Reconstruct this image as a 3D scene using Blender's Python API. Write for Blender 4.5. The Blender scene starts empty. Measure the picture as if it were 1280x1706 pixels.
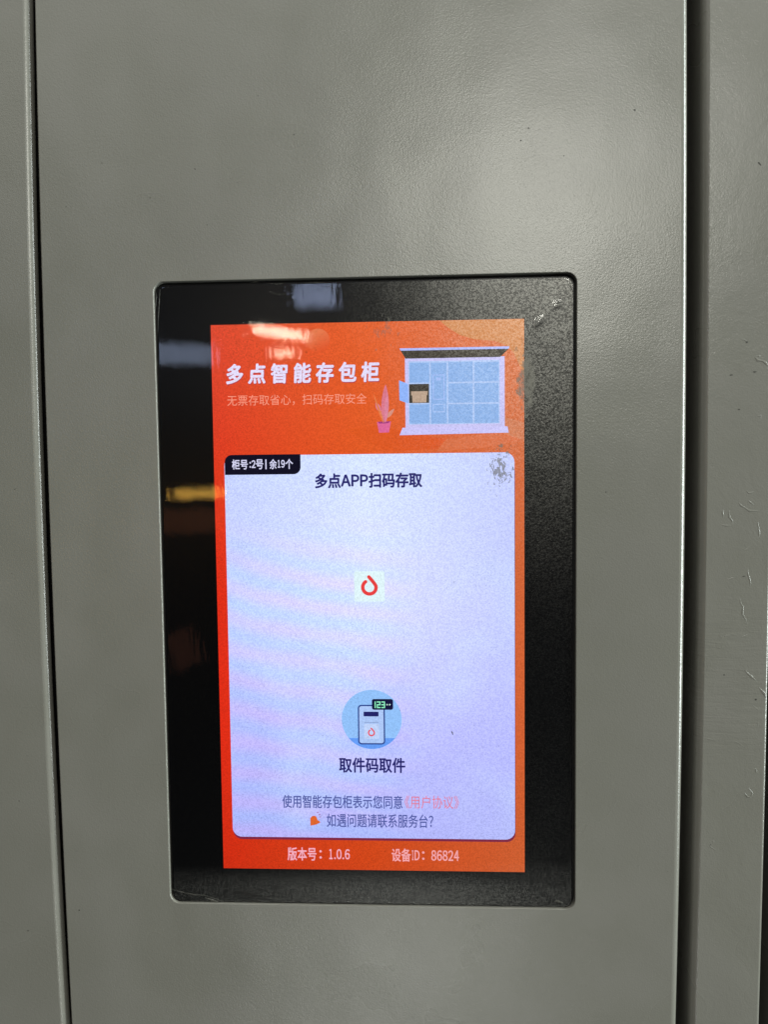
import bpy, bmesh, math, random
from mathutils import Vector
random.seed(7)
S = bpy.context.scene
COL = S.collection
MM = 0.001

# ------------------------------------------------------------------ camera
cd = bpy.data.cameras.new('camera')
cam = bpy.data.objects.new('camera', cd); COL.objects.link(cam)
cam.location = (0.02271936, -0.3340386, 0.05830948)
cam.rotation_euler = (1.51386555, 0.0114372, 0.0467945)
cd.sensor_fit = 'HORIZONTAL'; cd.sensor_width = 36.0; cd.lens = 36.0 * 1282 / 1280
cd.clip_start = 0.01; cd.clip_end = 50
cd.dof.use_dof = True; cd.dof.focus_distance = 0.336; cd.dof.aperture_fstop = 14
S.camera = cam
# ------------------------------------------------------------------ world: the dim indoor air of the shop
S.cycles.use_denoising = True; S.cycles.denoising_prefilter = 'ACCURATE'; S.cycles.use_adaptive_sampling = False; S.cycles.max_bounces = 5
w = bpy.data.worlds.new('World'); S.world = w; w.use_nodes = True
bg = w.node_tree.nodes['Background']
bg.inputs[0].default_value = (0.95, 1.0, 1.02, 1); bg.inputs[1].default_value = 0.045
# ------------------------------------------------------------------ colour management
S.view_settings.view_transform = 'Standard'; S.view_settings.look = 'None'
S.view_settings.exposure = 0; S.view_settings.gamma = 1; S.view_settings.use_curve_mapping = False
# ------------------------------------------------------------------ lamps of the shop, plus added fill and bounce lights (radiance of each lamp, its size in metres)
def lamp(name, loc, size, rad, aim=(0, 0, 0), roll=0.0, spread=180):
    l = bpy.data.lights.new(name, 'AREA'); l.shape = 'RECTANGLE'; l.size, l.size_y = size
    m = max(rad); l.color = tuple(c / m for c in rad)
    l.energy = m * math.pi * size[0] * size[1]
    l.spread = math.radians(spread)
    o = bpy.data.objects.new(name, l); COL.objects.link(o); o.location = loc
    q = (Vector(aim) - Vector(loc)).to_track_quat('-Z', 'Y')
    e = q.to_euler(); o.rotation_euler = e
    if roll: o.rotation_euler.rotate_axis('Z', math.radians(roll))
    return o
lamp('ceiling_light_row', (0.47, -2.83, 1.04), (0.52, 0.34), (32, 31.6, 28.6))
lamp('overhead_fill_light', (-0.1, -1.25, 2.1), (2.0, 0.6), (4.5, 4.4, 4.1), aim=(0, -.3, 0))  # added overhead fill, kept out of the mirrored directions
lamp('lit_white_ceiling', (-0.1, -2.9, 2.15), (6.0, 3.9), (.95, .96, .89), aim=(-0.1, -2.9, 0))
lamp('window_light', (2.5, -0.55, 0.25), (0.7, 2.4), (24, 26.4, 25.8))
lamp('low_bounce_light', (-0.02, -1.673, -1.22), (0.42, 0.16), (9, 9.2, 8.7))  # unseen area light standing in for bright bounce from below
lamp('reflected_ceiling_light', (-1.288, -3.772, 0.681), (0.42, 0.10), (3.3, 4.0, 5.7))
lamp('reflected_ceiling_light', (-0.532, -3.872, 0.998), (0.218, 0.125), (5, 6, 9))
lamp('reflected_warm_light', (-0.732, -3.88, 0.802), (0.29, 0.036), (52, 46, 36), roll=-9)
lamp('reflected_warm_light', (-0.718, -3.898, 0.694), (0.12, 0.04), (30, 25, 19))
lamp('yellow_shelf_light', (-1.199, -3.838, -0.069), (0.27, 0.042), (17, 9.4, 1.6))
lamp('red_shelf_glow', (-1.275, -3.81, -0.218), (0.44, 0.13), (.65, .22, .1))
lamp('red_shelf_glow', (-0.971, -2.789, -0.682), (0.12, 0.15), (.4, .14, .08), roll=20)

# ------------------------------------------------------------------ helpers
def lin(c):
    return tuple(((v / 255) / 12.92 if v <= 10.3 else (((v / 255) + 0.055) / 1.055) ** 2.4) for v in c)
class NT:
    def __init__(s, name):
        s.m = bpy.data.materials.new(name); s.m.use_nodes = True
        s.t = s.m.node_tree; s.t.nodes.clear(); s.out = s.n('ShaderNodeOutputMaterial')
    def n(s, typ, **kw):
        x = s.t.nodes.new(typ)
        for k, v in kw.items(): setattr(x, k, v)
        return x
    def put(s, inp, v):
        if v is None: return
        if isinstance(v, bpy.types.NodeSocket): s.t.links.new(v, inp)
        elif isinstance(v, tuple) and len(v) == 3 and inp.type == 'RGBA': inp.default_value = (*v, 1)
        else: inp.default_value = v
    def math(s, op, a, b=None, c=None, clamp=False):
        x = s.n('ShaderNodeMath', operation=op); x.use_clamp = clamp
        s.put(x.inputs[0], a); s.put(x.inputs[1], b); s.put(x.inputs[2], c)
        return x.outputs[0]
    def noise(s, vec, scale, detail=2, rough=.5, dist=0):
        x = s.n('ShaderNodeTexNoise'); s.put(x.inputs['Vector'], vec)
        x.inputs['Scale'].default_value = scale; x.inputs['Detail'].default_value = detail
        x.inputs['Roughness'].default_value = rough; x.inputs['Distortion'].default_value = dist
        return x.outputs[0]
    def coord(s):
        return s.n('ShaderNodeTexCoord').outputs['Object']
    def scale(s, vec, sc):
        x = s.n('ShaderNodeVectorMath', operation='MULTIPLY'); s.put(x.inputs[0], vec); x.inputs[1].default_value = sc
        return x.outputs[0]
    def xyz(s, vec):
        x = s.n('ShaderNodeSeparateXYZ'); s.put(x.inputs[0], vec); return x.outputs
    def ramp(s, v, a, b, lo=0.0, hi=1.0, smooth=True):
        x = s.n('ShaderNodeMapRange'); x.interpolation_type = 'SMOOTHSTEP' if smooth else 'LINEAR'
        s.put(x.inputs[0], v); x.inputs[1].default_value = a; x.inputs[2].default_value = b
        x.inputs[3].default_value = lo; x.inputs[4].default_value = hi
        return x.outputs[0]
    def mixc(s, f, a, b, mode='MIX'):
        x = s.n('ShaderNodeMix', data_type='RGBA', blend_type=mode)
        s.put(x.inputs[0], f); s.put(x.inputs[6], a); s.put(x.inputs[7], b)
        return x.outputs[2]
    def bump(s, h, strength, dist, normal=None):
        x = s.n('ShaderNodeBump'); x.inputs['Strength'].default_value = strength
        x.inputs['Distance'].default_value = dist; s.put(x.inputs['Height'], h)
        if normal: s.put(x.inputs['Normal'], normal)
        return x.outputs[0]
    def surf(s, sh): s.t.links.new(sh, s.out.inputs[0]); return s.m

# --- powder coated sheet metal
def paint_mat(name, wear=False):
    N = NT(name); co = N.coord()
    fine = N.noise(co, 1500, 2, .6); mid = N.noise(co, 620, 2, .5); big = N.noise(co, 14, 3, .5)
    cloud = N.noise(co, 28, 2, .5)
    base = N.mixc(N.ramp(cloud, .3, .7), (.168, .165, .143), (.178, .174, .154))
    spk = N.ramp(N.noise(co, 800, 1, .5), .74, .80)
    base = N.mixc(N.math('MULTIPLY', spk, .3), base, (.10, .10, .09))
    nrm0 = N.bump(N.noise(co, 13, 2, .5), 1.0, .0013)      # the sheet is never quite flat
    nrm = N.bump(mid, .1, .00025, nrm0)
    nrm = N.bump(fine, .42, .00015, nrm)
    if wear:
        rip = N.noise(N.scale(co, (60, 60, 520)), 1, 3, .6, .6)
        x, y, z = N.xyz(co)
        band = N.math('MULTIPLY', N.ramp(z, -.078, -.055), N.ramp(z, -.02, .02, 1, 0))
        nrm = N.bump(N.math('MULTIPLY', rip, N.math('MULTIPLY_ADD', band, .95, .05)), .35, .0006, nrm)
        lum = N.noise(co, 95, 3, .6, .8)
        nrm = N.bump(lum, .14, .0009, nrm)
    df = N.n('ShaderNodeBsdfDiffuse'); N.put(df.inputs[0], base); N.put(df.inputs['Normal'], nrm)
    gl = N.n('ShaderNodeBsdfGlossy', distribution='BECKMANN')
    N.put(gl.inputs['Roughness'], N.ramp(big, .3, .7, .27, .30)); N.put(gl.inputs['Normal'], nrm)
    fr = N.n('ShaderNodeFresnel'); fr.inputs[0].default_value = 1.68
    mx = N.n('ShaderNodeMixShader'); N.put(mx.inputs[0], fr.outputs[0]); N.put(mx.inputs[1], df.outputs[0]); N.put(mx.inputs[2], gl.outputs[0])
    return N.surf(mx.outputs[0])
PAINT = paint_mat('grey_powder_coat'); PAINT_WORN = paint_mat('grey_worn_paint', True)
def plain(name, col, rough=.5, spec=.5):
    N = NT(name); co = N.coord(); p = N.n('ShaderNodeBsdfPrincipled')
    n_ = N.noise(co, 300, 3)
    N.put(p.inputs['Base Color'], N.mixc(n_, tuple(c * .85 for c in col), tuple(c * 1.15 for c in col)))
    p.inputs['Roughness'].default_value = rough; p.inputs['Specular IOR Level'].default_value = spec
    return N.surf(p.outputs[0])
DARK = plain('dark_cavity_steel', (.012, .011, .010), .6, .3)
BLACK = plain('black_screen_glass', (.0015, .0015, .0022), .25, .15)
SEAL = plain('black_rubber', (.006, .006, .006), .55, .3)
CHIP = plain('chipped_primer', (.055, .053, .045), .7, .3)

# --- lit pictures on the display
EM = {}
def em(rgb, k=1.0):
    key = (rgb, k)
    if key in EM: return EM[key]
    N = NT('lit_pixels_%02x%02x%02x' % tuple(int(c) for c in rgb))
    co = N.coord(); c = lin(rgb)
    g = N.noise(co, 1500, 1, .5)
    e = N.n('ShaderNodeEmission')
    N.put(e.inputs[0], N.mixc(N.ramp(g, .3, .7), tuple(v * .93 for v in c), tuple(v * 1.07 for v in c)))
    e.inputs[1].default_value = k
    EM[key] = N.surf(e.outputs[0]); return EM[key]
def em_grad(name, cols, moire=0.0, gain=1.1):
    """cols: ((x0z0 bottom-left, bottom-right), (top-left, top-right)) colours of the picture shown, view-angle falloff included"""
    N = NT(name); co = N.coord(); x, y, z = N.xyz(co)
    fx = N.ramp(x, -.0675, .0675, smooth=False); fz = N.ramp(z, -.121, .121, smooth=False)
    rows = []
    for a, m_, b in cols:
        left = N.mixc(N.ramp(fx, 0, .5, smooth=False), lin(a), lin(m_))
        rows.append(N.mixc(N.ramp(fx, .5, 1, smooth=False), left, lin(b)))
    n = len(rows); c = rows[0]
    for i in range(1, n):
        c = N.mixc(N.ramp(fz, (i - 1) / (n - 1), i / (n - 1), smooth=False), c, rows[i])
    if moire:
        # camera moire painted into the lit colour, wide low arcs
        dx = N.math('SUBTRACT', x, .03); dz = N.math('SUBTRACT', z, .16)
        r = N.math('SQRT', N.math('ADD', N.math('MULTIPLY', N.math('MULTIPLY', dx, dx), .55), N.math('MULTIPLY', dz, dz)))
        r = N.math('ADD', r, N.math('MULTIPLY', N.noise(co, 16, 2), .012))
        wv = N.math('SINE', N.math('MULTIPLY', r, 480))
        fade = N.math('MULTIPLY', N.ramp(x, -.01, .03, 1, 0), N.ramp(z, .0, .045, 1, .0))
        f = N.math('MULTIPLY', N.math('MULTIPLY_ADD', wv, .5, .5), N.math('MULTIPLY', fade, moire))
        c = N.mixc(f, c, N.mixc(1.0, c, (1.16, .96, 1.0), 'MULTIPLY'))
        f2 = N.math('MULTIPLY', N.math('MULTIPLY_ADD', wv, -.5, .5), N.math('MULTIPLY', fade, moire))
        c = N.mixc(f2, c, N.mixc(1.0, c, (.82, 1.05, 1.03), 'MULTIPLY'))
        glow = N.math('MULTIPLY', N.ramp(N.noise(co, 22, 2), .42, .72), N.ramp(z, .02, .06, 1, .35))
        c = N.mixc(N.math('MULTIPLY', glow, .28), c, lin((205, 228, 255)))
    g = N.noise(co, 1500, 1, .5)
    e = N.n('ShaderNodeEmission')
    c = N.mixc(1.0, c, N.mixc(N.ramp(g, .3, .7), (.9, .9, .9), (1.1, 1.1, 1.1)), 'MULTIPLY')
    N.put(e.inputs[0], c); e.inputs[1].default_value = gain
    return N.surf(e.outputs[0])
ORANGE = em_grad('lit_orange_picture', (((200, 42, 16), (202, 68, 24), (198, 90, 44)),
                                        ((218, 42, 20), (212, 76, 28), (204, 94, 48)),
                                        ((218, 44, 22), (214, 80, 30), (206, 98, 52)),
                                        ((216, 56, 30), (220, 88, 34), (206, 102, 54)),
                                        ((214, 72, 48), (222, 94, 42), (206, 110, 60))))
CARD = em_grad('lit_white_picture', (((168, 172, 238), (170, 175, 242), (170, 176, 238)),
                                     ((180, 182, 246), (186, 188, 250), (180, 184, 252)),
                                     ((192, 200, 252), (214, 219, 255), (192, 200, 255)),
                                     ((190, 202, 250), (210, 224, 255), (190, 200, 250)),
                                     ((190, 200, 248), (202, 214, 255), (188, 198, 250))), .6, 1.14)  # dimmer low corners: vignette and view-angle falloff put into the colours

# --- thin clear protective film, scuffed and dusty
def film_mat():
    N = NT('scuffed_clear_film'); co = N.coord(); x, y, z = N.xyz(co)
    def patch(cx, cz, rx, rz, k=1.0):
        a = N.math('DIVIDE', N.math('SUBTRACT', x, cx * MM), rx * MM)
        b = N.math('DIVIDE', N.math('SUBTRACT', z, cz * MM), rz * MM)
        d = N.math('SQRT', N.math('ADD', N.math('MULTIPLY', a, a), N.math('MULTIPLY', b, b)))
        return N.math('MULTIPLY', N.math('SUBTRACT', 1.0, d), k)
    rag = N.noise(N.scale(co, (1, 1, .5)), 430, 4, .65, .3)
    ragc = N.math('MULTIPLY', N.math('SUBTRACT', rag, .5), 3.0)
    m1 = N.ramp(N.math('ADD', patch(68.2, 96.5, 4.8, 17), ragc), .2, .6)
    spot = N.noise(N.scale(co, (1, 1, .55)), 850, 3, .65, .4)
    sp = N.math('MULTIPLY', N.math('SUBTRACT', spot, .49), 7)
    m1 = N.math('MULTIPLY', m1, N.ramp(N.noise(N.scale(co, (1, 1, .4)), 900, 3, .6), .35, .6, .45, .85))
    m2 = N.math('MULTIPLY', N.ramp(N.math('ADD', patch(57.3, 59, 4.2, 7.5), sp), .35, .7), .75)
    m3 = N.ramp(N.math('ADD', patch(8, 117, 9, 8), N.math('MULTIPLY', N.math('SUBTRACT', N.noise(N.scale(co, (1, 1, .35)), 700, 3, .6, .5), .55), 7)), .55, 1.1)
    m3 = N.math('MULTIPLY', m3, .42)
    # dust everywhere: fine specks
    dn = N.noise(co, 1700, 1, .5); dpatch = N.noise(co, 35, 3, .6)
    specks = N.ramp(dn, .56, .70)
    dark = N.math('MULTIPLY', specks, N.ramp(dpatch, .35, .65, .05, .16))
    fl = N.n('ShaderNodeTexVoronoi'); fl.feature = 'F1'; N.put(fl.inputs['Vector'], co); fl.inputs['Scale'].default_value = 170
    flk = N.ramp(fl.outputs['Distance'], .05, .085, 1, 0)
    flk = N.math('MULTIPLY', flk, N.ramp(N.noise(co, 60, 1), .5, .6))
    scuff = N.math('MAXIMUM', m1, N.math('MAXIMUM', m2, m3))
    tr = N.n('ShaderNodeBsdfTransparent')
    tc = N.math('SUBTRACT', 1.0, N.math('MAXIMUM', dark, N.math('MULTIPLY', flk, .25)))
    cmb = N.n('ShaderNodeCombineColor'); [N.put(cmb.inputs[i], tc) for i in range(3)]
    N.put(tr.inputs[0], cmb.outputs[0])
    # wavy lamination only disturbs the sharp reflection a little
    nr0 = N.bump(N.noise(N.scale(co, (1, 1, .25)), 380, 2), .10, .0002)
    sharp = N.n('ShaderNodeBsdfGlossy', distribution='BECKMANN'); sharp.inputs['Roughness'].default_value = .05; N.put(sharp.inputs['Normal'], nr0)
    fr = N.n('ShaderNodeFresnel'); fr.inputs[0].default_value = 1.42
    nr1 = N.bump(N.noise(N.scale(co, (1, 1, .8)), 1350, 2, .6), .6, .0001)
    rough = N.n('ShaderNodeBsdfGlossy', distribution='BECKMANN'); rough.inputs['Roughness'].default_value = .37
    rough.inputs['Color'].default_value = (.92, .92, .86, 1); N.put(rough.inputs['Normal'], nr1)
    a = N.n('ShaderNodeMixShader'); N.put(a.inputs[0], N.math('MULTIPLY', fr.outputs[0], N.ramp(N.math('ADD', x, N.math('MULTIPLY', z, .15)), .04, .085, 1.0, .3))); N.put(a.inputs[1], tr.outputs[0]); N.put(a.inputs[2], sharp.outputs[0])
    b = N.n('ShaderNodeMixShader')
    wear = N.math('ADD', N.math('ADD', x, N.math('MULTIPLY', z, .15)), N.math('MULTIPLY', N.math('SUBTRACT', N.noise(co, 30, 4, .6), .5), .05))  # scuffing at the right, weighted to paint in the haze's falloff
    worn_haze = N.math('MAXIMUM', N.ramp(wear, .0, .11, .03, 1.0), N.math('MULTIPLY', N.ramp(z, -.131, -.118, 1.0, .0), .9))
    worn_haze = N.math('MULTIPLY', worn_haze, N.math('MAXIMUM', N.ramp(z, -.07, .05, .3, 1.0), N.ramp(z, -.125, -.110, 1.0, .0)))  # haze cut over the lower half to dim the low light's reflection
    N.put(b.inputs[0], N.math('MULTIPLY', N.math('MULTIPLY', N.ramp(N.noise(co, 1500, 2), .36, .64, .45, 1.6), .08), worn_haze))
    N.put(b.inputs[1], a.outputs[0]); N.put(b.inputs[2], rough.outputs[0])
    df = N.n('ShaderNodeBsdfDiffuse')
    N.put(df.inputs[0], N.mixc(rag, (.12, .116, .10), (.24, .23, .20)))
    c = N.n('ShaderNodeMixShader')
    N.put(c.inputs[0], N.math('MAXIMUM', scuff, N.math('MULTIPLY', specks, .012)))
    N.put(c.inputs[1], b.outputs[0]); N.put(c.inputs[2], df.outputs[0])
    return N.surf(c.outputs[0])
FILM = film_mat()
def crease_mat():
    N = NT('clear_film_fold'); co = N.coord()
    p = N.n('ShaderNodeBsdfPrincipled'); p.inputs['Base Color'].default_value = (.07, .068, .058, 1)
    p.inputs['Roughness'].default_value = .42
    tr = N.n('ShaderNodeBsdfTransparent'); mx = N.n('ShaderNodeMixShader')
    N.put(mx.inputs[0], N.ramp(N.noise(co, 900, 3), .3, .6, .35, .8)); N.put(mx.inputs[1], tr.outputs[0]); N.put(mx.inputs[2], p.outputs[0])
    return N.surf(mx.outputs[0])
FOLD = crease_mat()

# ------------------------------------------------------------------ object helpers
def empty(name, loc):
    o = bpy.data.objects.new(name, None); COL.objects.link(o); o.location = loc; o.empty_display_size = .02
    bpy.context.view_layer.update(); return o
def tag(o, label=None, cat=None, group=None, kind=None):
    if label: o['label'] = label
    if cat: o['category'] = cat
    if group: o['group'] = group
    if kind: o['kind'] = kind
    return o
def link(name, me, mat, parent=None, smooth=False):
    o = bpy.data.objects.new(name, me); COL.objects.link(o)
    if mat: me.materials.append(mat)
    if smooth: me.polygons.foreach_set('use_smooth', [True] * len(me.polygons))
    if parent:
        o.parent = parent; o.matrix_parent_inverse = PINV.get(parent.name) or parent.matrix_world.inverted()
    return o
PINV = {}
def pydata(name, v, f, mat, parent=None, smooth=False):
    me = bpy.data.meshes.new(name); me.from_pydata(v, [], f); me.update()
    return link(name, me, mat, parent, smooth)
def plate(name, pts, y, mat, parent, th=.03):
    """flat picture element: outline in mm on the display, y = its layer in mm (negative towards the viewer)"""
    n = len(pts)
    if sum(pts[i][0] * pts[(i + 1) % n][1] - pts[(i + 1) % n][0] * pts[i][1] for i in range(n)) < 0: pts = pts[::-1]
    v = [(a * MM, y * MM, b * MM) for a, b in pts] + [(a * MM, (y + th) * MM, b * MM) for a, b in pts]
    f = [tuple(range(n))] + [(i, i + n, (i + 1) % n + n, (i + 1) % n) for i in range(n)]
    return pydata(name, v, f, mat, parent)
def rrect(x0, z0, x1, z1, r, which='all', seg=7):
    rs = {'all': (r, r, r, r), 'badge': (0, r, 0, r)}[which]   # bl, br, tr, tl
    out = []
    for (cx, cz, a0, q) in ((x0, z0, 180, rs[0]), (x1, z0, 270, rs[1]), (x1, z1, 0, rs[2]), (x0, z1, 90, rs[3])):
        if q == 0: out.append((cx, cz)); continue
        sx = 1 if cx == x0 else -1; sz = 1 if cz == z0 else -1
        for k in range(seg + 1):
            a = math.radians(a0 + 90 * k / seg)
            out.append((cx + sx * q + q * math.cos(a), cz + sz * q + q * math.sin(a)))
    return out
def box(x0, z0, x1, z1): return [(x0, z0), (x1, z0), (x1, z1), (x0, z1)]
def disc(cx, cz, r, n=40, a0=0, a1=360): return [(cx + r * math.cos(math.radians(a0 + (a1 - a0) * k / n)), cz + r * math.sin(math.radians(a0 + (a1 - a0) * k / n))) for k in range(n if a1 - a0 == 360 else n + 1)]
def ring(name, outer, inner, y, mat, parent):
    n = len(outer)
    v = [(a * MM, y * MM, b * MM) for a, b in outer] + [(a * MM, y * MM, b * MM) for a, b in inner]
    f = [(i, (i + 1) % n, (i + 1) % n + n, i + n) for i in range(n)]
    return pydata(name, v, f, mat, parent)
def frame_rect(name, x0, z0, x1, z1, t, r, y, mat, parent):
    o = rrect(x0, z0, x1, z1, r, seg=5); i = rrect(x0 + t, z0 + t, x1 - t, z1 - t, max(r - t, .01), seg=5)
    return ring(name, o, i, y, mat, parent)
def stroke(name, pts, wd, y, mat, parent):
    """line of constant width through pts (mm) with round ends"""
    L, R = [], []
    n = len(pts)
    for i, p in enumerate(pts):
        a = Vector(pts[max(i - 1, 0)]); b = Vector(pts[min(i + 1, n - 1)]); d = (b - a).normalized(); nn = Vector((-d.y, d.x)) * wd / 2
        L.append((p[0] + nn.x, p[1] + nn.y)); R.append((p[0] - nn.x, p[1] - nn.y))
    d0 = (Vector(pts[0]) - Vector(pts[1])).normalized(); d1 = (Vector(pts[-1]) - Vector(pts[-2])).normalized()
    def cap(p, d, l, sgn):
        nn = Vector((-d.y, d.x)); return [(p[0] + wd / 2 * (math.cos(t) * nn.x * sgn + math.sin(t) * d.x), p[1] + wd / 2 * (math.cos(t) * nn.y * sgn + math.sin(t) * d.y)) for t in [math.pi * k / 6 for k in range(1, 6)]]
    V = []; F = []
    for l, r_ in zip(L, R): V += [l, r_]
    for i in range(n - 1): F.append((2 * i, 2 * i + 1, 2 * i + 3, 2 * i + 2))
    b = len(V); V += cap(pts[-1], d1, 0, 1); F.append(tuple([2 * (n - 1)] + list(range(b, b + 5)) + [2 * n - 1]))
    b = len(V); V += cap(pts[0], d0, 0, 1); F.append(tuple([1] + list(range(b, b + 5)) + [0]))
    return pydata(name, [(a * MM, y * MM, c * MM) for a, c in V], F, mat, parent)
def text(name, s, x0, z0, x1, z1, y, mat, parent, bold=0.0, space=1.0, shear=0.0):
    """lettering fitted to the box (mm) it fills on the display"""
    c = bpy.data.curves.new(name, 'FONT'); c.body = s; c.space_character = space; c.shear = shear
    c.fill_mode = 'BOTH'; c.resolution_u = 4
    t = bpy.data.objects.new(name, c); COL.objects.link(t); bpy.context.view_layer.update()
    me = bpy.data.meshes.new_from_object(t.evaluated_get(bpy.context.evaluated_depsgraph_get()))
    bpy.data.objects.remove(t); me.name = name; me.materials.clear()
    xs = [v.co.x for v in me.vertices]; ys = [v.co.y for v in me.vertices]
    ax, bx, ay, by = min(xs), max(xs), min(ys), max(ys)
    for v in me.vertices:
        v.co = Vector(((x0 + (v.co.x - ax) / (bx - ax) * (x1 - x0)) * MM, y * MM, (z0 + (v.co.y - ay) / (by - ay) * (z1 - z0)) * MM))
    me.update()
    if bold:      # heavier strokes: the same outline set again a hair's breadth to each side
        bm = bmesh.new(); bm.from_mesh(me); src = bm.verts[:] + bm.edges[:] + bm.faces[:]
        for k in range(8):
            g = bmesh.ops.duplicate(bm, geom=src)['geom']
            d = Vector((bold * math.cos(k * math.pi / 4), .0012 * (k + 1), bold * math.sin(k * math.pi / 4))) * MM
            bmesh.ops.translate(bm, verts=[e for e in g if isinstance(e, bmesh.types.BMVert)], vec=d)
        bm.to_mesh(me); bm.free()
    return link(name, me, mat, parent)

ADV = {'1': (.30, .13, .56), '.': (.12, .07, .27), 'A': (.64, .02, .68), 'P': (.50, .08, .62), 'I': (.12, .09, .30), 'D': (.52, .09, .66)}
def latin(st, x0, z0, x1, z1):
    """proportional letters and digits, one run per character: (glyph width, left bearing, advance)"""
    a = [ADV.get(c, (.46, .05, .56)) for c in st]
    first = a[0][1]; total = sum(t[2] for t in a) - first - (a[-1][2] - a[-1][1] - a[-1][0])
    k = (x1 - x0) / total; p = -first; out = []
    for c, (g, b, adv) in zip(st, a):
        l = x0 + (p + b) * k; top = z0 + (z1 - z0) * (.16 if c == '.' else 1)
        out.append((chr(ord(c) + 0xFEE0), l, z0, l + g * k, top, 1)); p += adv
    return out
def runs(name, parts, y, mat, parent, bold=0.0):
    """one line of lettering set from runs (characters, x0, z0, x1, z1, spacing), merged into one mesh"""
    bm = bmesh.new()
    for st, x0, z0, x1, z1, sp in parts:
        o = text('run', st, x0, z0, x1, z1, y, None, None, bold, sp); bm.from_mesh(o.data); m_ = o.data
        bpy.data.objects.remove(o); bpy.data.meshes.remove(m_)
    me = bpy.data.meshes.new(name); bm.to_mesh(me); bm.free()
    return link(name, me, mat, parent)

# ------------------------------------------------------------------ cabinet sheet metal
ZB, ZT = -620, 640
def bow(x, k, zc=35):
    return lambda z: x + k * min(abs(z - zc), 235) ** 2
def rows():
    return [ZB + (ZT - ZB) * i / 60 for i in range(61)]
def arc(r, side, depth=22, n=9, y0=-1.5):
    """profile of a folded edge: list of (dx, y) from the front face round and back; side=+1 right edge, -1 left"""
    return [(side * r * math.sin(math.pi / 2 * k / n), y0 + r * (1 - math.cos(math.pi / 2 * k / n))) for k in range(n + 1)] + [(side * r, y0 + r + 1.5), (side * r, depth)]
def sheet(name, xl, xr, lp, rp, mat, hole=None, y0=-1.5, parent=None):
    """front face from xl(z)..xr(z) (where the folds begin), folded edges as profiles"""
    bm = bmesh.new(); R = rows()
    lo = [bm.verts.new((xl(z) * MM, y0 * MM, z * MM)) for z in R]
    ro = [bm.verts.new((xr(z) * MM, y0 * MM, z * MM)) for z in R]
    loop = lo + ro[::-1]
    if hole:
        hv = [bm.verts.new((a * MM, y0 * MM, b * MM)) for a, b in hole]
        es = [bm.edges.new((loop[i], loop[(i + 1) % len(loop)])) for i in range(len(loop))]
        es += [bm.edges.new((hv[i], hv[(i + 1) % len(hv)])) for i in range(len(hv))]
        bmesh.ops.triangle_fill(bm, use_beauty=True, use_dissolve=False, edges=es, normal=(0, -1, 0))
        for f in list(bm.faces):
            c = f.calc_center_median()
            if abs(c.x * 1000 - (-1.3)) < 90 and abs(c.z * 1000 - 1.5) < 137.5 and not any(v not in hv for v in f.verts):
                bm.faces.remove(f)
    else:
        for i in range(len(R) - 1): bm.faces.new((lo[i], ro[i], ro[i + 1], lo[i + 1]))
    for f in bm.faces:
        f.normal_update()
        if f.normal.y > 0: f.normal_flip()
    def strips(grid, flip):
        for a in range(len(grid) - 1):
            for b in range(len(grid[a]) - 1):
                q = (grid[a][b], grid[a + 1][b], grid[a + 1][b + 1], grid[a][b + 1])
                f = bm.faces.new(q if not flip else q[::-1]); f.smooth = True
    for fn, pr, flip in ((xl, lp, True), (xr, rp, False)):
        g = [[bm.verts.new(((fn(z) + dx) * MM, y * MM, z * MM)) for z in R] for dx, y in pr]
        strips(g, flip)
    if hole:
        # rolled rim of the cut-out
        n = len(hole); pr = []
        cx = -1.3; cz = 1.5; r = .3
        for k in range(5):
            t = math.pi / 2 * k / 4; pr.append((r * math.sin(t), y0 + r * (1 - math.cos(t))))
        pr.append((r, 1.6))
        g = []
        for d, y in pr:
            row = []
            for i, (a, b) in enumerate(hole):
                p = Vector(hole[i - 1]); q = Vector(hole[(i + 1) % n]); tt = (q - p).normalized(); nn = Vector((-tt.y, tt.x))
                row.append(bm.verts.new(((a + nn.x * d) * MM, y * MM, (b + nn.y * d) * MM)))
            row.append(row[0]); g.append(row)
        for a in range(len(g) - 1):
            for b in range(n):
                f = bm.faces.new((g[a][b], g[a][b + 1], g[a + 1][b + 1], g[a + 1][b])); f.smooth = True
    me = bpy.data.meshes.new(name); bm.to_mesh(me); bm.free()
    return link(name, me, mat, parent)

HOLE = rrect(-92.1, -137.1, 89.7, 140.0, 4.6, seg=8)
panel = empty('control_panel', (0, .01, ZB * MM))
tag(panel, 'wide grey powder-coated metal panel around the lit touchscreen, between two dark vertical gaps', 'locker panel')
sheet('front_sheet', bow(-140.9, 3.6e-5), bow(132.9, -3.2e-5), arc(.6, -1), arc(3.1, 1), PAINT, HOLE, parent=panel)

door = empty('locker_door', (-.25, .01, ZB * MM))
tag(door, 'grey metal door at the left edge of the picture, with a bright rounded right edge', 'locker door')
sheet('door_sheet', bow(-420, 0), bow(-147.7, 5.4e-5), arc(1, -1), arc(3.1, 1)[:-2] + [(3.1, 2.0), (1.5, 2.4), (1.5, 22)], PAINT, parent=door)

post = empty('door_post', (.157, .01, ZB * MM))
tag(post, 'narrow grey upright with chipped bubbled paint, right of the wide dark gap', 'locker post')
chamf = [(0, -1.5), (-.7, -1.35), (-1.4, -.95), (-2.0, -.3), (-2.5, .6), (-2.8, 1.8), (-2.9, 3.2), (-2.9, 22)]
sheet('post_sheet', bow(144.4, -3.2e-5, 50), bow(170.0, -2.9e-5), chamf, arc(1.3, 1), PAINT_WORN, parent=post)

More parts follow.
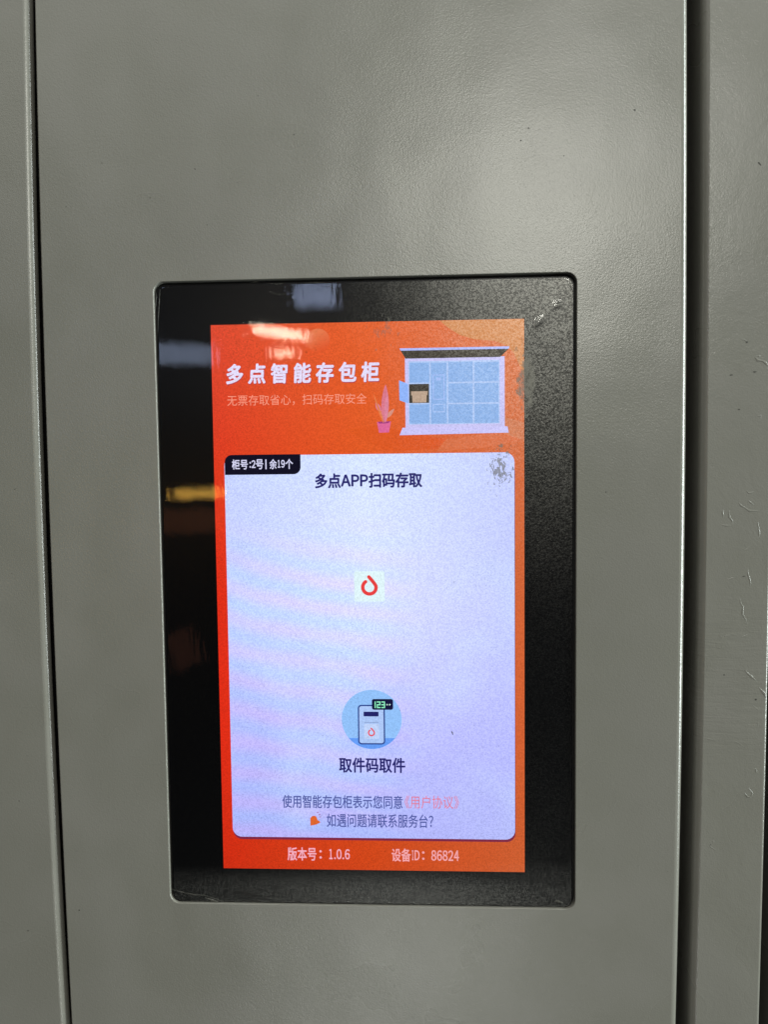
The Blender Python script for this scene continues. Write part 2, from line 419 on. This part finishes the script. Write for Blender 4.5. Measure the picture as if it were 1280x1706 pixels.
door2 = empty('locker_door', (.35, .01, ZB * MM))
tag(door2, 'dark metal door edge deep in the gap at the lower right corner of the picture', 'locker door')
sheet('door_sheet', bow(180.6, -2.6e-5), bow(440, 0), [(0, -1.5), (-.5, -1.3), (-.9, -.6), (-1, 0.4), (-1, 22)], arc(1, 1), PAINT, parent=door2)

frame = pydata('cabinet_carcass', [(x, y, z) for z in (ZB * MM, ZT * MM) for x, y in ((-.43, .0222), (.45, .0222), (.45, .06), (-.43, .06))],
               [(0, 1, 5, 4), (1, 2, 6, 5), (2, 3, 7, 6), (3, 0, 4, 7), (4, 5, 6, 7), (3, 2, 1, 0)], DARK)
tag(frame, 'dark steel cabinet body seen through the narrow gaps between the grey panels', 'cabinet')

# paint damage: little raised squiggles and pits (outlines in mm on the sheet)
def ridge(name, pts, wd, h, mat, parent, y0=-1.5):
    """low rounded bead following pts on a sheet"""
    n = len(pts); V = []; F = []; K = 6
    for i, p in enumerate(pts):
        a = Vector(pts[max(i - 1, 0)]); b = Vector(pts[min(i + 1, n - 1)]); d = (b - a).normalized(); nn = Vector((-d.y, d.x))
        s = (.35 if i in (0, n - 1) else 1.0) * (1 + .25 * math.sin(i * 2.3 + pts[0][0]))
        for k in range(K + 1):
            t = math.pi * k / K
            V.append(((p[0] + nn.x * math.cos(t) * wd / 2 * s) * MM, (y0 + .02 - h * s * math.sin(t)) * MM, (p[1] + nn.y * math.cos(t) * wd / 2 * s) * MM))
    for i in range(n - 1):
        for k in range(K):
            q = i * (K + 1) + k; F.append((q, q + 1, q + K + 2, q + K + 1))
    return pydata(name, V, F, mat, parent, True)
RIDGES = [([(160.78, 47.0), (161.45, 46.1), (162.55, 46.0), (163.85, 46.75)], 0.6, 0.14), ([(157.57, 41.89), (158.46, 40.76), (160.01, 39.85), (162.0, 38.49), (163.98, 38.47), (166.16, 38.45)], 0.6, 0.14), ([(161.5, 42.97), (162.61, 41.97), (163.72, 40.93)], 0.5, 0.14), ([(150.92, 39.93), (150.95, 37.69), (151.34, 34.99)], 0.5, 0.1), ([(150.23, 32.75), (152.43, 32.28), (155.07, 32.26)], 0.5, 0.12), ([(153.66, 39.01), (153.59, 37.66), (153.79, 35.86), (155.05, 34.06), (155.16, 32.71)], 0.5, 0.1), ([(165.56, 34.87), (165.83, 31.72), (166.32, 29.03), (166.21, 27.23)], 0.5, 0.1), ([(165.27, 25.88), (166.25, 24.98)], 0.5, 0.14), ([(159.17, 22.32), (160.72, 21.86), (162.46, 23.29)], 0.5, 0.14), ([(161.49, 14.18), (161.98, 11.01), (162.91, 8.29), (162.72, 6.03)], 0.5, 0.1), ([(152.97, 9.24), (154.29, 9.46), (155.39, 9.91), (156.71, 9.91)], 0.5, 0.1), ([(158.38, 1.51), (159.08, -1.22), (159.98, -2.59), (159.81, -5.78), (161.17, -8.06), (162.09, -10.34)], 0.5, 0.1), ([(166.9, 6.46), (168.47, 4.19)], 0.5, 0.1), ([(151.76, -16.26), (152.85, -14.89), (155.29, -14.89)], 0.5, 0.12), ([(159.29, -15.35), (160.61, -15.26), (162.15, -14.44)], 0.6, 0.15), ([(154.53, -96.08), (155.1, -98.87)], 0.5, 0.1), ([(155.13, -101.1), (155.97, -103.61)], 0.5, 0.1), ([(146.91, -106.51), (147.73, -107.91), (150.16, -109.56)], 0.5, 0.12), ([(147.7, -105.1), (149.04, -105.37), (148.79, -106.49)], 0.5, 0.12), ([(161.1, -29.83), (162.22, -31.21), (164.02, -32.81), (166.27, -34.88)], 0.6, 0.14), ([(167.2, -37.4), (168.33, -38.78), (169.68, -40.16), (170.15, -42.0)], 0.7, 0.18), ([(164.21, -44.78), (166.91, -47.07), (169.1, -45.45)], 0.5, 0.1), ([(165.03, -55.17), (165.58, -53.08), (167.22, -52.61), (167.03, -54.7)], 0.5, 0.1), ([(165.31, -72.8), (166.43, -73.12), (166.81, -74.33), (165.79, -74.89)], 0.5, 0.12), ([(161.67, -83.33), (163.04, -85.42), (164.61, -85.64), (165.26, -83.76), (163.43, -81.44)], 0.5, 0.14), ([(144.11, -59.44), (146.58, -60.13), (150.62, -61.04)], 0.5, 0.08), ([(155.52, -60.08), (159.12, -61.92), (162.28, -64.22)], 0.5, 0.07), ([(163.36, 102.92), (164.46, 101.58), (166.41, 101.33), (167.73, 100.43), (168.61, 99.32)], 0.7, 0.2), ([(163.57, 103.35), (165.3, 103.32), (165.1, 102.23)], 0.5, 0.14), ([(167.97, 98.89), (168.77, 97.35)], 0.6, 0.15), ([(164.61, 78.27), (166.13, 78.47), (165.93, 77.37)], 0.6, 0.15), ([(157.18, 110.47), (158.92, 110.22), (160.23, 109.1)], 0.5, 0.12), ([(157.65, 108.28), (158.96, 107.38)], 0.4, 0.1), ([(165.15, 246.9), (165.8, 246.04), (166.32, 245.19)], 0.7, 0.15)]
FOLDS = [([(-41.38, 134.73), (-39.08, 133.69), (-36.77, 133.26), (-34.05, 133.66)], 0.35, 0.12), ([(-42.47, 138.3), (-38.23, 137.75), (-34.74, 138.13)], 0.3, 0.08), ([(-49.43, 138.46), (-47.48, 139.02), (-46.33, 138.77)], 0.3, 0.08), ([(-91.38, 136.2), (-90.89, 133.91), (-91.67, 128.58), (-91.94, 124.77)], 0.3, 0.1), ([(-89.24, 136.92), (-89.8, 130.83), (-90.37, 124.74), (-90.79, 118.24)], 0.25, 0.1), ([(-92.01, 114.05), (-91.8, 107.89), (-91.28, 104.04)], 0.3, 0.12), ([(-18.6, 136.11), (-15.53, 136.19), (-12.86, 135.08)], 0.25, 0.06), ([(-26.26, 137.94), (-21.64, 138.14), (-14.74, 137.53)], 0.25, 0.06), ([(79.67, 126.05), (80.77, 126.81), (82.35, 127.56), (83.29, 128.01)], 1.1, 0.5), ([(71.62, 117.73), (72.89, 118.17), (73.84, 118.63)], 1.0, 0.45), ([(69.88, 116.5), (70.99, 116.01), (72.89, 117.23)], 0.5, 0.3), ([(79.2, 124.81), (77.94, 122.95), (76.68, 121.72), (75.42, 120.17)], 0.25, 0.12), ([(86.41, 136.7), (87.51, 136.68), (87.52, 135.59)], 0.5, 0.2), ([(86.42, 136.55), (87.05, 134.35), (87.84, 131.52), (88.16, 129.63)], 0.25, 0.12), ([(71.63, 137.82), (77.93, 137.21), (84.84, 136.83)], 0.25, 0.1), ([(74.15, 134.95), (76.04, 134.53), (77.93, 134.33)], 0.2, 0.08), ([(-92.16, -130.8), (-87.44, -132.15), (-80.75, -133.47), (-76.29, -133.69), (-70.74, -135.31), (-65.77, -137.51)], 0.35, 0.12), ([(-75.76, -134.82), (-72.99, -135.92), (-69.67, -137.0), (-65.22, -137.78), (-59.68, -139.12)], 0.9, 0.2), ([(80.14, -134.09), (81.76, -133.89), (83.7, -134.54), (85.32, -135.52)], 0.8, 0.15), ([(77.54, -136.16), (80.46, -136.45), (83.06, -136.57)], 0.4, 0.1)]
PITS_PANEL = [(112.96, 205.16, 0.55), (-72.27, 186.73, 0.35), (-29.43, 199.65, 0.3), (66.01, 194.23, 0.4), (69.25, 199.26, 0.35), (-67.66, 163.22, 0.25), (-112.65, 190.43, 0.25), (-44.48, 216.21, 0.2), (-134.14, -140.94, 0.4), (99.26, 80.14, 0.2), (101.94, 46.98, 0.25), (39.03, 202.42, 0.2), (83.92, 187.57, 0.25), (-29.22, -162.68, 0.2), (24.14, 223.69, 0.2), (-92.15, 175.23, 0.2, 2.2, 0.4), (-129.09, 172.44, 0.2, 2, 0.3)]
PITS_POST = [(163.97, 182.03, 0.35, 3.0, -0.9), (153.76, 95.65, 0.35, 2.2, 0.2), (163.37, 96.73, 0.35, 2.2, 0.0), (157.18, 81.3, 0.3, 2.0, 0.1), (159.97, 109.25, 0.5, 1.2, 0), (166.05, -42.65, 0.5), (152.51, -31.94, 0.35), (170.07, -41.33, 0.6, 0.5, 0), (160.21, 10.59, 0.25, 3, 0.3), (147.62, -106.96, 0.35)]
PITS_DOOR = [(-158.31, -150.97, 0.25, 2.2, 0), (-159.34, 13.47, 0.2), (-156.49, 50.88, 0.2, 2, 0.5), (-160.14, -90.27, 0.25)]
for pts, wd, h in RIDGES: ridge('paint_blister', pts, wd * 1.4, h * .75, PAINT_WORN, post)
def pit(name, cx, cz, r, mat, parent, stretch=1.0, rot=0.0):
    P = []
    for k in range(9):
        a = 2 * math.pi * k / 9; q = r * random.uniform(.65, 1.2); u = q * math.cos(a) * stretch; v = q * math.sin(a)
        P.append((cx + u * math.cos(rot) - v * math.sin(rot), cz + u * math.sin(rot) + v * math.cos(rot)))
    V = [(a * MM, -1.52 * MM, b * MM) for a, b in P] + [((cx + (a - cx) * .55) * MM, -1.545 * MM, (cz + (b - cz) * .55) * MM) for a, b in P]
    F = [(i, (i + 1) % 9, (i + 1) % 9 + 9, i + 9) for i in range(9)] + [tuple(range(9, 18))]
    return pydata(name, V, F, mat, parent)
for args in PITS_PANEL: pit('paint_chip', *args[:3], CHIP, panel, *args[3:])
for args in PITS_POST: pit('paint_chip', *args[:3], CHIP, post, *args[3:])
for args in PITS_DOOR: pit('paint_chip', *args[:3], CHIP, door, *args[3:])

# ------------------------------------------------------------------ touchscreen
ts = empty('touchscreen', (-.0013, .004, -.137))
tag(ts, 'portrait touchscreen with black surround and lit orange and white menu, set in the wide panel', 'touchscreen')
# housing tray behind the cut-out
hv = rrect(-95, -140, 92.6, 143, 5)
plate('housing', hv, 1.65, SEAL, ts, th=14)
plate('cover_glass', rrect(-90.9, -136.9, 88.3, 138.2, 3.8), -.15, BLACK, ts, th=1.75)
# film with lifted spots
def film():
    NX, NZ = 190, 290; x0, x1, z0, z1, r = -90.4, 88.0, -136.6, 137.7, 3.5
    V = []; F = []
    def lift(x, z):
        h = 0
        for cx, cz, sx, sz, rot, a in ((80.9, 126.2, 1.9, .9, .5, .28), (73.4, 119.3, 2.2, 1.0, .7, .36), (77, 122.6, 2.6, .3, .78, .05), (71.2, 117.2, 1.0, .6, .9, .05),
                                       (-21, 133.6, 3.2, .35, .25, .015), (-33, 132.4, 2.4, .35, -.35, .06), (-86.6, 131, .5, 7, 0, .16), (86.4, 131, .35, 6, .12, .12),
                                       (-75, -129.0, 12, .45, -.13, .16), (-56, -134, 9, .8, -.25, .3)):
            dx, dz = x - cx, z - cz; u = (dx * math.cos(rot) + dz * math.sin(rot)) / sx; v = (-dx * math.sin(rot) + dz * math.cos(rot)) / sz
            q = u * u + v * v
            if q < 9: h += a * math.exp(-q)
        return h
    # vertex spacing finer near the creased corners is not needed: 0.95 mm cells with smooth shading
    for j in range(NZ + 1):
        z = z0 + (z1 - z0) * j / NZ
        e = 0
        if z > z1 - r: e = r - math.sqrt(max(r * r - (z - z1 + r) ** 2, 0))
        if z < z0 + r: e = r - math.sqrt(max(r * r - (z0 + r - z) ** 2, 0))
        for i in range(NX + 1):
            x = x0 + e + (x1 - x0 - 2 * e) * i / NX
            V.append((x * MM, (-.42 - lift(x, z)) * MM, z * MM))
    for j in range(NZ):
        for i in range(NX):
            a = j * (NX + 1) + i; F.append((a, a + 1, a + NX + 2, a + NX + 1))
    o = pydata('protective_film', V, F, FILM, ts, True)
    o['label'] = 'clear protective film, hazy and scuffed at its upper right'
film()
# torn flaps and creases of the film; two dark beads paint flap shadows
for pts, wd, h in FOLDS[:8] + [(p, w_ * .8, .22) for p, w_, h_ in FOLDS[8:10]] + [(p, w_, h_ * .4) for p, w_, h_ in FOLDS[12:16]] + FOLDS[16:]: ridge('film_crease', pts, wd, h, FOLD, ts, y0=-.44)

# --- display picture
D = plate('display', box(-67.5, -121, 67.5, 121), -.18, ORANGE, ts, .02)
D['label'] = 'lit orange display with locker drawing, title and version lines'
LAV = em((234, 226, 255)); PINKW = em((255, 158, 132)); NAVY = em((44, 42, 112)); BLUEG = em((88, 98, 168)); PINK = em((232, 128, 152))
plate('sky_shape', [(31.7, 120.9), (34.75, 118.2), (40.1, 114.7), (46.2, 112.8), (55.1, 111.9), (60.5, 109.6), (63.0, 106.8), (65.1, 102.5), (67.4, 97), (67.4, 120.9)], -.20, em((212, 138, 80)), D, .01)
plate('hill_shape', [(58.9, 79.6), (67.4, 77.1), (67.4, 69.4), (58.9, 72.8)], -.20, em((214, 124, 82)), D, .01)
plate('path_shape', [(30, 65.2), (50, 66.8), (67.4, 69.8), (67.4, 72.0), (58.9, 73.2), (34, 70.5)], -.195, em((222, 112, 66)), D, .01)
plate('ground_shape', [(-9.7, 75.1), (3, 76.6), (17, 74), (34, 70.4), (30, 66.2), (8.5, 65.5)], -.195, em((226, 90, 34)), D, .01)
moonm = NT('lit_moon'); _co = moonm.coord(); _x, _y, _z = moonm.xyz(_co)
_e = moonm.n('ShaderNodeEmission')
moonm.put(_e.inputs[0], moonm.mixc(moonm.ramp(moonm.math('ADD', _z, moonm.math('MULTIPLY', _x, -.35)), .1135, .1285), lin((228, 86, 40)), lin((234, 128, 84))))
plate('moon_shape', disc(-20.8, 113.5, 5.1), -.20, moonm.surf(_e.outputs[0]), D, .01)
text('title_text', '多点智能存包柜', -61.0, 95.7, 5.3, 103.9, -.22, LAV, D, bold=.30, space=1.5, shear=.06)
text('title_shade', '多点智能存包柜', -60.8, 95.3, 5.5, 103.5, -.205, em((186, 66, 74)), D, bold=.30, space=1.5, shear=.06)
text('subtitle_text', '无票存取省心，扫码存取安全', -61.0, 86.0, -.1, 90.7, -.22, PINKW, D, bold=0)
runs('version_text', [('版本号', -38.2, -116.9, -25.3, -111.0, 1), ('：', -23.8, -115.9, -22.9, -112.2, 1), *latin('1.0.6', -19.4, -116.1, -10.3, -111.6)], -.22, em((250, 178, 196)), D, bold=.11)
runs('device_number_text', [('设备', 8.6, -116.8, 17.0, -111.0, 1), *latin('ID', 17.7, -116.1, 20.9, -111.7), ('：', 22.2, -115.9, 23.1, -112.2, 1), *latin('86824', 26.3, -116.2, 38.4, -111.6)], -.22, em((250, 172, 176)), D, bold=.11)

# --- drawing of the locker
LP = plate('locker_drawing', box(16.6, 75.2, 59.2, 105.4), -.22, em((204, 200, 250)), ts, .015)
PANE = em((142, 182, 238)); LINE = em((178, 204, 250)); UMB = em((58, 52, 44))
plate('roof_soffit', [(14.8, 108.5), (60.9, 108.5), (57.4, 105.1), (16.9, 105.1)], -.235, UMB, LP, .01)
plate('roof_edge', [(14.3, 109.5), (61.3, 109.5), (60.9, 108.5), (14.8, 108.5)], -.24, em((178, 190, 255)), LP, .01)
plate('door_field', box(18.1, 76.9, 57.1, 103.9), -.23, LINE, LP, .008)
for q in ((18.5, 94.8, 27.0, 103.3), (18.4, 77.3, 27.0, 85.5), (27.7, 77.2, 34.4, 103.2), (35.2, 94.9, 45.6, 103.3), (35.2, 86.0, 45.6, 94.2), (35.1, 77.3, 45.5, 85.3),
          (46.3, 94.9, 56.7, 103.1), (46.3, 86.0, 56.6, 94.2), (46.3, 77.2, 56.6, 85.3)):
    plate('drawn_door', box(*q), -.237, PANE, LP, .006)
plate('open_compartment', box(18.3, 86.1, 26.9, 94.2), -.24, UMB, LP, .006)
BOX_ = em((190, 164, 142))
plate('parcel', [(19.7, 86.3), (25.7, 86.3), (25.8, 89.4), (26.2, 89.4), (26.3, 91.1), (19.1, 91.1), (19.2, 89.4), (19.6, 89.4)], -.245, BOX_, LP, .004)
plate('open_door', [(14.0, 95.9), (17.9, 94.3), (18.0, 85.9), (14.1, 87.4)], -.245, em((146, 184, 255)), LP, .006)
frame_rect('drawn_screen', 28.5, 87.4, 33.5, 98.1, .4, .3, -.243, em((170, 196, 255)), LP)
frame_rect('drawn_slot', 28.4, 82.0, 33.6, 85.6, .4, .3, -.243, em((176, 204, 255)), LP)
plate('drawn_scanner', box(30.0, 95.6, 32.0, 96.8), -.243, em((170, 196, 255)), LP, .004)
plate('plinth', [(15.3, 75.6), (60.4, 75.6), (60.9, 72.9), (14.0, 72.4)], -.24, em((206, 202, 255)), LP, .01)
# --- drawing of the plant
PP = plate('plant_drawing', [(4.3, 78.2), (10.3, 78.4), (9.4, 73.7), (5.1, 73.6)], -.23, em((226, 104, 158)), ts, .01)
plate('pot_rim', [(4.6, 78.3), (10.0, 78.5), (9.2, 77.6), (5.4, 77.5)], -.235, em((166, 60, 128)), PP, .004)
def leaf(cx, cz, L, W, ang, col, y):
    P = []
    for k in range(17):
        t = k / 16; P.append((t * L, W / 2 * math.sin(math.pi * t ** .85) ** .8))
    P += [(a, -b) for a, b in P[1:-1][::-1]]
    c, s = math.cos(math.radians(ang)), math.sin(math.radians(ang))
    plate('drawn_leaf', [(cx + a * c - b * s, cz + a * s + b * c) for a, b in P], y, em(col), PP, .003)
leaf(7.6, 77.9, 16.4, 3.3, 88, (222, 122, 142), -.240)
leaf(8.0, 78.0, 13.0, 1.7, 86, (226, 136, 160), -.244)
leaf(5.9, 82.6, 4.6, 1.9, 117, (222, 128, 150), -.240)
leaf(8.4, 79.9, 5.2, 1.6, 49, (222, 150, 132), -.243)
leaf(7.0, 77.8, 13.2, .8, 108, (232, 130, 78), -.246)
stroke('drawn_stem', [(5.9, 82.8), (6.6, 80.6), (7.0, 78)], .35, -.247, em((226, 130, 100)), PP)

# --- white menu card
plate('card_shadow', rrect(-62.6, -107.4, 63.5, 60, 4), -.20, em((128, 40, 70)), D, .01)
CD = plate('menu_card', rrect(-62.9, -106.3, 63.3, 64.5, 4.2), -.22, CARD, ts, .015)
CD['label'] = 'white rounded menu card on the display'
plate('status_badge', rrect(-62.7, 56.1, -29.3, 64.8, 3.1, 'badge'), -.235, em((16, 14, 34)), CD, .01)
runs('status_text', [('柜号', -59.5, 58.5, -52.6, 62.7, 1), (':', -51.7, 59.2, -51.2, 61.6, 1), *latin('2', -50.8, 59.1, -49.2, 62.3), ('号', -48.9, 58.5, -45.8, 62.7, 1), ('|', -44.7, 58.5, -44.35, 62.6, 1), ('余', -42.9, 58.5, -39.8, 62.7, 1), *latin('19', -39.3, 59.1, -36.3, 62.3), ('个', -35.9, 58.5, -32.7, 62.7, 1)], -.25, em((222, 222, 252)), CD, bold=.09)
runs('heading_text', [('多点', -22.9, 50.0, -12.0, 56.1, 1), *latin('APP', -11.6, 50.7, -.1, 55.5), ('扫码存取', .5, 50.0, 23.4, 56.1, 1)], -.25, NAVY, CD, bold=.22)
# flame drop emblem of the menu
def drop(cx, cz, s, wd, mat, y, par):
    P = [(-.05, 1.0), (.18, .74), (.42, .44), (.64, .16), (.74, -.1)]
    for k in range(1, 15):
        a = math.radians(0 - 18 * k - 2)
        P.append((.0 + .74 * math.cos(a), -.14 + .74 * math.sin(a)))
    P = P[:-1]
    # smooth
    Q = P
    for _ in range(2):
        R_ = [Q[0]]
        for a, b in zip(Q, Q[1:]): R_ += [(a[0] * .75 + b[0] * .25, a[1] * .75 + b[1] * .25), (a[0] * .25 + b[0] * .75, a[1] * .25 + b[1] * .75)]
        Q = R_ + [Q[-1]]
    stroke('flame_drop_emblem', [(cx + a * s, cz + b * s) for a, b in Q], wd, y, mat, par)
plate('emblem_tile', rrect(-6.6, 0.0, 6.8, 13.4, .8), -.235, em((228, 250, 255)), CD, .004)
drop(.1, 6.9, 4.0, 1.55, em((236, 66, 66)), -.25, CD)
text('collect_text', '取件码取件', -14.3, -76.4, 14.9, -69.8, -.25, NAVY, CD, bold=.17)
text('terms_text', '使用智能存包柜表示您同意', -40.15, -92.8, 13.6, -86.9, -.25, BLUEG, CD, bold=.08)
text('agreement_text', '《用户协议》', 14.6, -92.6, 38.6, -86.7, -.25, PINK, CD)
text('help_text', '如遇问题请联系服务台？', -20.3, -101.4, 27.2, -95.3, -.25, BLUEG, CD, bold=.07)
plate('bell_sign', [(-27.7, -100.9), (-25.2, -100.4), (-23.2, -99.4), (-23.6, -98.7), (-24.4, -98.4), (-24.9, -96.9), (-25.7, -96.3), (-26.9, -96.5), (-27.7, -97.4)], -.25, em((226, 104, 48)), CD, .004)
for a, b in (((-24.6, -95.0), (-24.0, -94.6)), ((-23.9, -95.9), (-23.2, -95.6)), ((-23.7, -96.9), (-23.0, -96.9))):
    stroke('bell_stroke', [a, b], .35, -.25, em((170, 120, 170)), CD)
# --- pick-up code button
IC = plate('code_button', disc(.35, -52.5, 13.3, 56), -.235, em((150, 198, 255)), ts, .008)
IC['label'] = 'round blue button with locker and code picture'
plate('button_floor', disc(.35, -52.5, 13.28, 24, 219, 321), -.242, em((104, 160, 250)), IC, .004)
plate('code_machine', rrect(-5.5, -63.5, 6.0, -46.1, 1.5), -.25, em((176, 204, 252)), IC, .004)
frame_rect('machine_outline', -5.75, -63.75, 6.25, -45.9, .6, 1.6, -.256, em((40, 66, 142)), IC)
plate('machine_slot', rrect(-3.2, -51.1, 3.45, -49.0, .3), -.256, em((36, 36, 104)), IC, .003)
plate('machine_tile', rrect(-3.0, -61.2, 3.6, -54.5, .4), -.256, em((196, 216, 255)), IC, .003)
stroke('tile_line', [(-2.8, -53.9), (3.3, -53.9)], .25, -.256, em((130, 150, 200)), IC)
drop(.2, -58.2, 1.75, .65, em((236, 92, 110)), -.265, IC)
plate('code_badge', rrect(.55, -48.1, 9.9, -43.3, .9), -.265, em((20, 22, 62)), IC, .004)
SEG = em((150, 250, 200))
def digit(x, z, wd, h, segs):
    pts = {'a': ((x, z + h), (x + wd, z + h)), 'b': ((x + wd, z + h), (x + wd, z + h / 2)), 'c': ((x + wd, z + h / 2), (x + wd, z)), 'd': ((x, z), (x + wd, z)),
           'e': ((x, z + h / 2), (x, z)), 'f': ((x, z + h), (x, z + h / 2)), 'g': ((x, z + h / 2), (x + wd, z + h / 2))}
    bm = bmesh.new()
    for k in segs:
        (a, b), (c, d) = pts[k]; t = .24
        x_0, x_1, z_0, z_1 = min(a, c) - t, max(a, c) + t, min(b, d) - t, max(b, d) + t
        vs = [bm.verts.new((u * MM, (-.275 - .0005 * ord(k) % .003) * MM, v * MM)) for u, v in box(x_0, z_0, x_1, z_1)]
        bm.faces.new(vs)
    me = bpy.data.meshes.new('code_digit'); bm.to_mesh(me); bm.free(); link('code_digit', me, SEG, IC)
digit(2.0, -47.1, 0.0, 2.5, 'bc'); digit(2.95, -47.1, 1.15, 2.5, 'abged'); digit(4.95, -47.1, 1.15, 2.5, 'abgcd')
for a in (7.25, 8.45): plate('code_dot', disc(a, -45.8, .34, 10), -.275, em((200, 240, 225)), IC, .003)
# little hard speck stuck on the screen
speck = ridge('dirt_speck', [(35.5, -57.4), (35.9, -58.2), (36.1, -59.2)], .55, .12, CHIP, None, y0=-.46)
tag(speck, 'tiny dark elongated speck stuck on the white card right of the round blue button', 'dirt speck')
